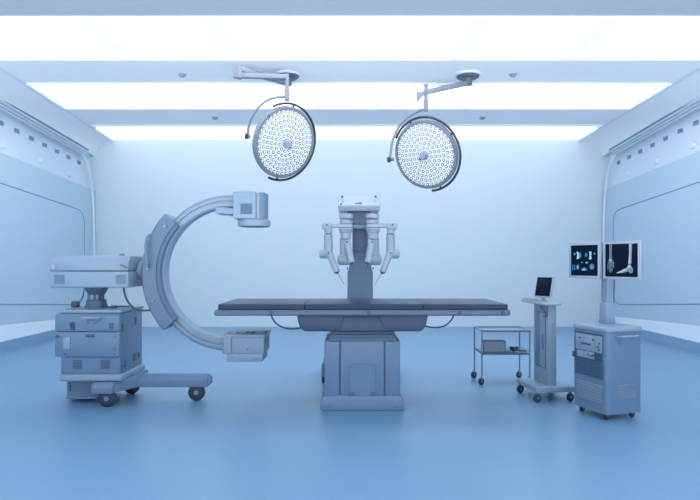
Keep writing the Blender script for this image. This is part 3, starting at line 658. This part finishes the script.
# ------------------------------------------------------------------ instrument trolley
tx0, tx1, ty0, ty1, tz = 1.18, 1.608, 5.01, 5.31, 0.487
TR = thing('instrument_trolley', 'low steel instrument trolley with two shelves right of the operating table', 'trolley', (1.394, 5.16, 0))
for x in (tx0, tx1):
    for y in (ty0, ty1):
        m = MB(); m.cyl((x, y, 0.07), (x, y, tz+0.004), 0.0075, b=0.002, n=14); m.build('post', M['tube'], TR)
        caster(TR, x-0.006, y, 0.032, 0.02, 0.075, 0.5, 'tube')
m = MB()
for z in (tz, ):
    m.tube([(tx0, ty0, z), (tx1, ty0, z)], 0.0085, 10); m.tube([(tx0, ty1, z), (tx1, ty1, z)], 0.0085, 10)
    m.tube([(tx0, ty0, z), (tx0, ty1, z)], 0.0085, 10); m.tube([(tx1, ty0, z), (tx1, ty1, z)], 0.0085, 10)
m.build('top_rail', M['tube'], TR)
m = MB(); m.box(tx0+0.008, tx1-0.008, ty0+0.008, ty1-0.008, tz-0.016, tz-0.008, 0.002); m.build('top_shelf', M['body_lt'], TR)
m = MB(); m.box(tx0+0.004, tx1-0.004, ty0+0.004, ty1-0.004, 0.268, 0.283, 0.003); m.build('shelf', M['steel'], TR)
m = MB(); m.tube([(tx0, ty0, 0.30), (tx0, ty1, 0.30)], 0.005, 8); m.tube([(tx1, ty0, 0.30), (tx1, ty1, 0.30)], 0.005, 8); m.build('shelf_rail', M['tube'], TR)
# perforated basket on the shelf
wx0, wx1, wz0, wz1 = X(483.6, 5.03), X(506, 5.03), 0.2835, 0.386
B = thing('instrument_basket', 'pale perforated metal basket on the lower trolley shelf', 'basket', ((wx0+wx1)/2, 5.075, wz0))
m = MB(); by0, by1 = 5.035, 5.115
for a in (wx0, wx1-0.004): m.box(a, a+0.004, by0, by1, wz0, wz1)
for a in (by0, by1-0.004): m.box(wx0, wx1, a, a+0.004, wz0, wz1)
m.box(wx0, wx1, by0, by1, wz0, wz0+0.004); m.build('walls', M['white'], B)
m = MB()
for i in range(9):
    for j in range(5):
        xx = wx0+0.012+(wx1-wx0-0.024)*i/8; zz = wz0+0.014+(wz1-wz0-0.03)*j/4
        m.box(xx-0.006, xx+0.006, by0-0.0015, by0+0.002, zz-0.006, zz+0.004)
m.build('perforations', M['steel_dk'], B)
m = MB(); m.tube([(wx0, by0, wz1), (wx1, by0, wz1), (wx1, by1, wz1), (wx0, by1, wz1), (wx0, by0, wz1)], 0.004, 8, 1); m.build('rim', M['steel'], B)
# loose tools beside it
def tool(name, label, cat, cx, cy, rot, kind, z=0.2836):
    t = thing(name, label, cat, (cx, cy, z), 'tools on the trolley shelf')
    c, s = math.cos(rot), math.sin(rot)
    def L(u, v, w): return Vector((cx + c*u - s*v, cy + s*u + c*v, z + w))
    if kind == 'scissors':
        for sg in (-1, 1):
            m = MB(); m.tube([L(0.06, sg*0.002, 0.006), L(0, 0, 0.006), L(-0.035, sg*0.015, 0.007)], 0.004, 8, 3)
            m.tube([L(-0.045+0.013*math.cos(a*PI/6), sg*0.02+0.011*math.sin(a*PI/6), 0.007) for a in range(13)], 0.0032, 8, 1); m.build('blade', M['tube'], t)
        m = MB(); m.cyl(L(0, 0, 0.0), L(0, 0, 0.014), 0.006); m.build('rivet', M['dark'], t)
    elif kind == 'clamp':
        for sg in (-1, 1):
            m = MB(); m.tube([L(0.055, sg*0.003, 0.008), L(0.02, sg*0.012, 0.012), L(-0.02, sg*0.008, 0.016), L(-0.05, sg*0.016, 0.02)], 0.005, 8, 4); m.build('jaw', M['steel'], t)
        m = MB(); m.cyl(L(0.005, -0.012, 0.012), L(0.005, 0.012, 0.012), 0.008); m.build('rivet', M['dark'], t)
    elif kind == 'dish':
        m = MB(); m.lathe([(0, 0), (0.03, 0), (0.042, 0.03), (0.045, 0.03), (0.033, -0.0), (0.04, 0.031), (0.028, 0.004), (0, 0.004)], L(0, 0, 0), n=24); m.build('bowl', M['steel'], t)
        m = MB(); m.box(cx-0.012, cx+0.012, cy-0.012, cy+0.012, z+0.005, z+0.036, 0.004); m.build('swab', M['white'], t)
tool('surgical_scissors', 'steel scissors lying on the trolley shelf right beside the basket', 'scissors', 1.475, 5.06, 0.25, 'scissors')
tool('surgical_clamp', 'pale steel clamp lying near the right post of the trolley shelf', 'clamp', 1.55, 5.10, -0.35, 'clamp')
tool('metal_dish', 'small round metal dish behind the scissors and clamp on the trolley', 'dish', 1.52, 5.19, 0, 'dish')

# ------------------------------------------------------------------ computer stand
ST = thing('computer_stand', 'slim grey-blue computer stand on a wheeled square base', 'stand', (1.59, 4.54, 0))
sm = Matrix.Translation((1.45, 4.36, 0)) @ Matrix.Rotation(math.radians(6.8), 4, 'Z')
m = MB(); m.box(0, 0.325, 0, 0.37, 0.078, 0.122, 0.006, 2, mx=sm); m.build('base', M['body_lt'], ST)
for x, y in ((0.022, 0.03), (0.295, 0.03), (0.022, 0.345), (0.295, 0.345)):
    p = sm @ Vector((x, y, 0)); caster(ST, p.x, p.y, 0.033, 0.022, 0.08, 0.35)
m = MB(); m.box(0.1195, 0.19, 0.046, 0.30, 0.12, 0.767, 0.005, 2, mx=sm); CO = m.build('column', M['body_lt'], ST)
m = MB(); a, b = 0.085, 0.26
for q in ((a, a+0.006, 0.25, 0.70), (b-0.006, b, 0.25, 0.70), (a, b, 0.25, 0.256), (a, b, 0.694, 0.70)): m.box(0.116, 0.125, q[0], q[1], q[2], q[3], mx=sm)
m.build('panel_rim', M['body_dk'], CO)
m = MB(); m.box(0.117, 0.125, 0.19, 0.254, 0.256, 0.694, 0.002, mx=sm); m.build('column_recess', M['body'], CO)
m = MB(); m.box(0.113, 0.125, 0.115, 0.15, 0.40, 0.52, 0.003, mx=sm); m.build('access_cover', M['body'], CO)
def rotbox(cx, cy, w, dp, z0, z1, ang, b=0.004):
    return Matrix.Translation((cx, cy, 0)) @ Matrix.Rotation(ang, 4, 'Z')
m = MB(); mx = Matrix.Translation((1.54, 4.52, 0)) @ Matrix.Rotation(math.radians(8), 4, 'Z')
m.box(-0.0725, 0.0725, -0.20, 0.20, 0.765, 0.785, 0.006, 2, mx=mx); m.build('tray', M['white'], ST)
m = MB(); m.tube([at(540, 305.5, 4.42), at(542.5, 309, 4.40), at(546, 312.6, 4.40), at(547.3, 315, 4.41), at(546, 316.4, 4.415), at(543, 316.2, 4.425)], 0.0045, 8); m.build('cable', M['dark'], ST)
# monitor on the tray: facing left
MN = thing('computer_monitor', 'small blank computer monitor on the slim stand, turned to the left', 'monitor', (1.545, 4.49, 0.785))
wv = Vector((0.57, -0.82, 0)).normalized(); nv0 = Vector((-0.82, -0.57, 0)); nv = (nv0 + Vector((0, 0, 0.24))).normalized(); uv = nv.cross(wv).normalized()
if uv.z < 0: uv = -uv
mc = at(543.6, 286.6, 4.46)
def slab(c, w, h, t0, t1, wv, uv, nv, b=0.003):
    m = MB(); P = lambda a, b_, t: c + wv*a + uv*b_ + nv*t
    m.hexa([P(-w/2, -h/2, t0), P(w/2, -h/2, t0), P(w/2, h/2, t0), P(-w/2, h/2, t0)], [P(-w/2, -h/2, t1), P(w/2, -h/2, t1), P(w/2, h/2, t1), P(-w/2, h/2, t1)], b); return m
slab(mc, 0.152, 0.172, -0.022, 0.0, wv, uv, nv, 0.004).build('casing', M['white'], MN)
slab(mc, 0.136, 0.152, -0.002, 0.002, wv, uv, nv, 0.0008).build('screen', M['screen_off'], MN)
m = MB(); m.box(1.535, 1.565, 4.475, 4.51, 0.788, 0.85, 0.004); m.box(1.51, 1.575, 4.455, 4.535, 0.785, 0.793, 0.003); m.build('foot', M['white'], MN)
KB = thing('keyboard', 'small pale keyboard on the far end of the stand tray', 'keyboard', (1.497, 4.62, 0.785))
mx = Matrix.Translation((1.497, 4.625, 0)) @ Matrix.Rotation(math.radians(8), 4, 'Z')
m = MB(); m.box(-0.04, 0.035, -0.075, 0.075, 0.7855, 0.797, 0.003, mx=mx); m.build('case', M['white'], KB)
m = MB()
for i in range(4):
    for j in range(8): m.box(-0.036+0.018*i, -0.022+0.018*i, -0.068+0.0175*j, -0.054+0.0175*j, 0.796, 0.800, mx=mx)
m.build('keys', M['grey'], KB)

# ------------------------------------------------------------------ imaging workstation with two screens
Fc = Vector((1.764, 3.843, 0)); e1 = Vector((0.297, 0.103, 0)).normalized(); e2 = Vector((-e1.y, e1.x, 0)); Wd, Dp = 0.315, 0.338
WS = thing('imaging_workstation', 'wheeled imaging cabinet with twin screens on a post near the right wall', 'workstation', Fc + e1*Wd/2 + e2*Dp/2)
MX = Matrix(((e1.x, e2.x, 0, Fc.x), (e1.y, e2.y, 0, Fc.y), (0, 0, 1, 0), (0, 0, 0, 1)))      # local a along the right face, b along the left face
r = 0.03
def rr(x0, x1, y0, y1, r, n=5):
    out = []
    for cx, cy, a0 in ((x1-r, y1-r, 0), (x0+r, y1-r, 90), (x0+r, y0+r, 180), (x1-r, y0+r, 270)):
        out += [(cx + r*math.cos(math.radians(a0+90*i/n)), cy + r*math.sin(math.radians(a0+90*i/n))) for i in range(n+1)]
    return out
m = MB(); m.prism(rr(0, Wd, 0, Dp, r), 0.046, 0.615, 'z', mx=MX); CB = m.build('cabinet', M['body'], WS, 50)
m = MB(); m.prism(rr(-0.008, Wd+0.008, -0.008, Dp+0.008, r+0.008), 0.612, 0.646, 'z', 0.010, 3, mx=MX); m.build('top', M['body_lt'], WS, 50)
for a, b in ((0.045, 0.05), (Wd-0.045, 0.05), (0.045, Dp-0.05), (Wd-0.045, Dp-0.05)):
    p = MX @ Vector((a, b, 0)); caster(WS, p.x, p.y, 0.025, 0.02, 0.06, 0.5)
# left face rack: b from front corner (0) to the far corner (Dp)
m = MB(); b0, b1, z0_, z1_ = 0.04, Dp-0.035, 0.29, 0.59
m.box(-0.006, 0.01, b0-0.01, b0, z0_-0.008, z1_+0.008, 0.002, mx=MX); m.box(-0.006, 0.01, b1, b1+0.01, z0_-0.008, z1_+0.008, 0.002, mx=MX)
m.box(-0.006, 0.01, b0, b1, z1_, z1_+0.008, 0.002, mx=MX); m.box(-0.006, 0.01, b0, b1, z0_-0.008, z0_, 0.002, mx=MX)
m.build('rack_frame', M['body_dk'], CB)
m = MB(); m.box(-0.002, 0.006, b0, b1, z0_, z1_, mx=MX); RK = m.build('rack_back', M['dark'], CB)
m = MB(); m.box(-0.008, 0.004, b0+0.004, b0+0.07, 0.465, 0.582, 0.002, mx=MX); m.box(-0.008, 0.004, b0+0.075, b1-0.006, 0.465, 0.582, 0.002, mx=MX); m.box(-0.010, 0.004, b0+0.075, b1-0.02, 0.412, 0.46, 0.002, mx=MX)
m.build('connector_panel', M['body_lt'], CB)
m = MB()
for b, z in ((0.15, 0.515), (0.17, 0.512), (0.19, 0.515), (0.21, 0.512), (0.23, 0.515), (0.12, 0.44), (0.14, 0.435), (0.165, 0.44), (0.065, 0.53), (0.075, 0.505), (0.065, 0.485), (0.25, 0.55), (0.12, 0.55)):
    m.box(-0.014, 0.0, b-0.006, b+0.006, z-0.006, z+0.006, 0.001, mx=MX)
m.build('sockets', M['dark'], CB)
m = MB(); m.box(-0.03, 0.0, b1-0.02, b1+0.005, 0.405, 0.45, 0.006, mx=MX); m.build('rack_latch', M['dark'], CB)
m = MB()
for i in range(11):
    for j in range(5):
        bb = b0+0.012+(b1-b0-0.024)*i/10; m.box(-0.006, 0.0, bb-0.008, bb+0.006, z0_+0.008+0.022*j, z0_+0.024+0.022*j, 0.001, mx=MX)
m.build('honeycomb', M['body_dk'], CB)
m = MB()
for i in range(8): m.box(-0.005, 0.004, 0.045, Dp-0.045, 0.115+0.0165*i, 0.124+0.0165*i, 0.002, 1, mx=MX)
m.build('louver', M['body_lt'], CB)
m = MB()
for i in range(8): m.box(0.085, 0.255, -0.005, 0.004, 0.15+0.0125*i, 0.157+0.0125*i, 0.002, 1, mx=MX)
m.build('louver', M['body_lt'], CB)
m = MB(); m.tube([MX @ Vector((a, b, z)) for a, b, z in ((0.075, 0.0, 0.585), (0.085, -0.04, 0.588), (0.16, -0.048, 0.588), (0.235, -0.04, 0.588), (0.25, 0.0, 0.585))], 0.007, 8, 5)
m.tube([MX @ Vector((a, b, z)) for a, b, z in ((0.10, -0.042, 0.584), (0.12, 0.0, 0.53))], 0.005, 8); m.tube([MX @ Vector((a, b, z)) for a, b, z in ((0.225, -0.042, 0.584), (0.20, 0.0, 0.53))], 0.005, 8)
m.build('handle', M['body_lt'], WS)
pp = Vector((1.898, 4.135, 0))
mp = Matrix.Translation(pp) @ Matrix.Rotation(math.atan2(e1.y, e1.x), 4, 'Z')
m = MB(); m.box(-0.038, 0.038, -0.038, 0.038, 0.640, 0.80, 0.006, mx=mp); m.box(-0.028, 0.028, -0.028, 0.028, 0.79, 1.16, 0.005, mx=mp); PO = m.build('post', M['body_lt'], WS)
# twin monitors in one plane
def monitor(A, B, zc, h, content):
    A = Vector(A); B = Vector(B); wv = (B-A).normalized(); uv = Vector((0, 0, 1)); nv = Vector((wv.y, -wv.x, 0))
    w = (B-A).length; c = (A+B)/2 + Vector((0, 0, zc))
    o = slab(c, w, h, -0.03, 0.0, wv, uv, nv, 0.004).build('monitor', M['white'], WS)
    mb = slab(c, w-0.008, h-0.008, -0.042, -0.028, wv, uv, nv, 0.004); mb.build('back_shell', M['dark'], o)
    bz = 0.02; sw, sh = w-2*bz, h-2*bz
    P = lambda u, v, t: c + wv*((u-0.5)*sw) + uv*((0.5-v)*sh) + nv*t
    m = MB(); m.hexa([P(0, 1, -0.003), P(1, 1, -0.003), P(1, 0, -0.003), P(0, 0, -0.003)], [P(0, 1, 0.002), P(1, 1, 0.002), P(1, 0, 0.002), P(0, 0, 0.002)])
    for mi, pts, lay in content: m.quad([P(u, v, 0.0024+0.0003*lay) for u, v in pts], mi)
    m.build('screen', [M['screen'], M['scan_blue'], M['scan_cyan'], M['bone'], M['bone_lt']], o)
    return c, nv
def ell(u, v, a, b, n=14): return [(u+a*math.cos(2*PI*i/n), v+b*math.sin(2*PI*i/n)) for i in range(n)]
def zl(pts): return [((x-75)/215.0, (y-62)/240.0) for x, y in pts]
def zr(pts): return [((x-348)/267.0, (y-52)/268.0) for x, y in pts]
def e2z(f, x, y, a, b): return f(ell(x, y, a, b))
left = [(1, e2z(zl, 106, 131, 9, 10), 0), (2, zl([(122, 112), (142, 118), (140, 135), (146, 150), (142, 168), (122, 172), (128, 142)]), 1), (1, e2z(zl, 152, 140, 9, 24), 0), (1, e2z(zl, 200, 138, 11, 17), 0),
        (1, e2z(zl, 200, 140, 5, 8), 1), (2, zl([(224, 114), (243, 112), (241, 140), (244, 172), (222, 176), (228, 145)]), 1), (1, e2z(zl, 266, 130, 8, 9), 0), (2, e2z(zl, 266, 130, 3, 4), 1),
        (2, e2z(zl, 106, 131, 3, 4), 1), (2, e2z(zl, 166, 199, 4, 5), 1), (1, e2z(zl, 205, 200, 12, 9), 0), (2, e2z(zl, 203, 200, 5, 5), 1),
        (1, zl([(85, 215), (93, 215), (93, 262), (85, 262)]), 0), (1, zl([(100, 218), (110, 216), (112, 258), (100, 262)]), 0), (1, zl([(122, 216), (142, 216), (142, 252), (122, 254)]), 0), (2, e2z(zl, 132, 236, 5, 10), 1),
        (1, zl([(158, 262), (165, 246), (182, 236), (200, 240), (212, 262)]), 0), (2, zl([(170, 256), (182, 248), (196, 254), (192, 259), (172, 260)]), 1), (1, e2z(zl, 246, 232, 20, 24), 0), (2, e2z(zl, 246, 236, 5, 6), 1)]
right = [(3, zr([(383, 54), (391, 54), (393, 120), (392, 170), (384, 172), (385, 120)]), 0), (3, zr([(396, 54), (405, 54), (402, 120), (403, 168), (396, 172), (397, 120)]), 0), (3, e2z(zr, 394, 185, 16, 14), 1),
         (4, e2z(zr, 390, 183, 7, 6), 2)]
for k, (xa, xb) in enumerate(((370, 366), (380, 378), (389, 389), (398, 400), (408, 414))):
    ln = (222, 240, 246, 240, 215)[k]
    right.append((3, zr([(xa+8, 195), (xa+13, 196), (xb+9, ln), (xb+3, ln)]), 0)); 
    right.append((3, zr([(xb+3, ln+4), (xb+9, ln+4), (xb+8, ln+44-abs(k-2)*5), (xb+4, ln+44-abs(k-2)*5)]), 0))
right += [(3, zr([(545, 54), (572, 54), (568, 130), (566, 205), (558, 222), (542, 222), (540, 205), (548, 130)]), 0), (4, zr([(548, 54), (562, 54), (558, 130), (556, 205), (545, 215), (544, 200), (550, 130)]), 1),
          (4, e2z(zr, 550, 236, 16, 12), 2), (3, zr([(552, 238), (572, 244), (580, 262), (574, 286), (556, 290), (542, 274), (540, 254)]), 0), (1, zr([(556, 252), (570, 258), (568, 276), (556, 278)]), 1),
          (3, zr([(540, 240), (546, 262), (526, 276), (508, 272), (516, 250)]), 0), (4, zr([(516, 252), (526, 262), (490, 284), (446, 292), (444, 286), (474, 274)]), 1), (3, zr([(526, 268), (538, 276), (500, 286), (470, 290)]), 1)]
cL, nL = monitor((1.6645, 4.26, 0), (1.808, 4.046, 0), 1.112, 0.266, left)
cR, nR = monitor((1.8216, 4.036, 0), (1.984, 3.822, 0), 1.112, 0.272, right)
m = MB(); mid = (cL+cR)/2 - nL*0.05
m.tube([pp + Vector((0, 0, 1.11)), mid], 0.02, 8); a, b = cL - nL*0.046, cR - nR*0.046; m.tube([a, b], 0.016, 8); m.build('monitor_bracket', M['grey'], PO)
m = MB(); m.tube([pp + Vector((0.04, 0.0, 1.05)), pp + Vector((0.055, 0.0, 0.95)), pp + Vector((0.05, 0, 0.85)), pp + Vector((0.055, 0, 0.65))], 0.004, 6); m.build('cable', M['body_dk'], PO)

# ------------------------------------------------------------------ added fill light through the open front of the room, camera
w = bpy.data.worlds.new('world'); bpy.context.scene.world = w; w.use_nodes = True
nt = w.node_tree; bg = nt.nodes['Background']
tc = nt.nodes.new('ShaderNodeTexCoord'); sp = nt.nodes.new('ShaderNodeSeparateXYZ'); ra = nt.nodes.new('ShaderNodeMapRange')
nt.links.new(tc.outputs['Generated'], sp.inputs['Vector']); nt.links.new(sp.outputs['Z'], ra.inputs['Value'])
ra.inputs['From Min'].default_value = -0.42; ra.inputs['From Max'].default_value = -0.02
ra.inputs['To Min'].default_value = 3.7; ra.inputs['To Max'].default_value = 0.6       # added fill: strong from below to lift the ceiling, weaker above
nt.links.new(ra.outputs['Result'], bg.inputs['Strength'])
bg.inputs['Color'].default_value = (0.95, 0.98, 0.985, 1)
cam = bpy.data.cameras.new('camera'); co = bpy.data.objects.new('camera', cam); C.objects.link(co)
co.location = (0, 0, EYE); co.rotation_euler = (PI/2, 0, 0)
cam.sensor_fit = 'HORIZONTAL'; cam.sensor_width = 36; cam.lens = 36*F/700.0; cam.shift_y = (HY-250)/700.0; cam.clip_end = 100
sc = bpy.context.scene; sc.camera = co
vs = sc.view_settings; sc.display_settings.display_device = 'sRGB'
vs.view_transform = 'Standard'; vs.look = 'None'; vs.gamma = 1; vs.use_curve_mapping = False; vs.exposure = 1.4
sc.cycles.max_bounces = 10; sc.cycles.diffuse_bounces = 5
sc.cycles.use_denoising = True
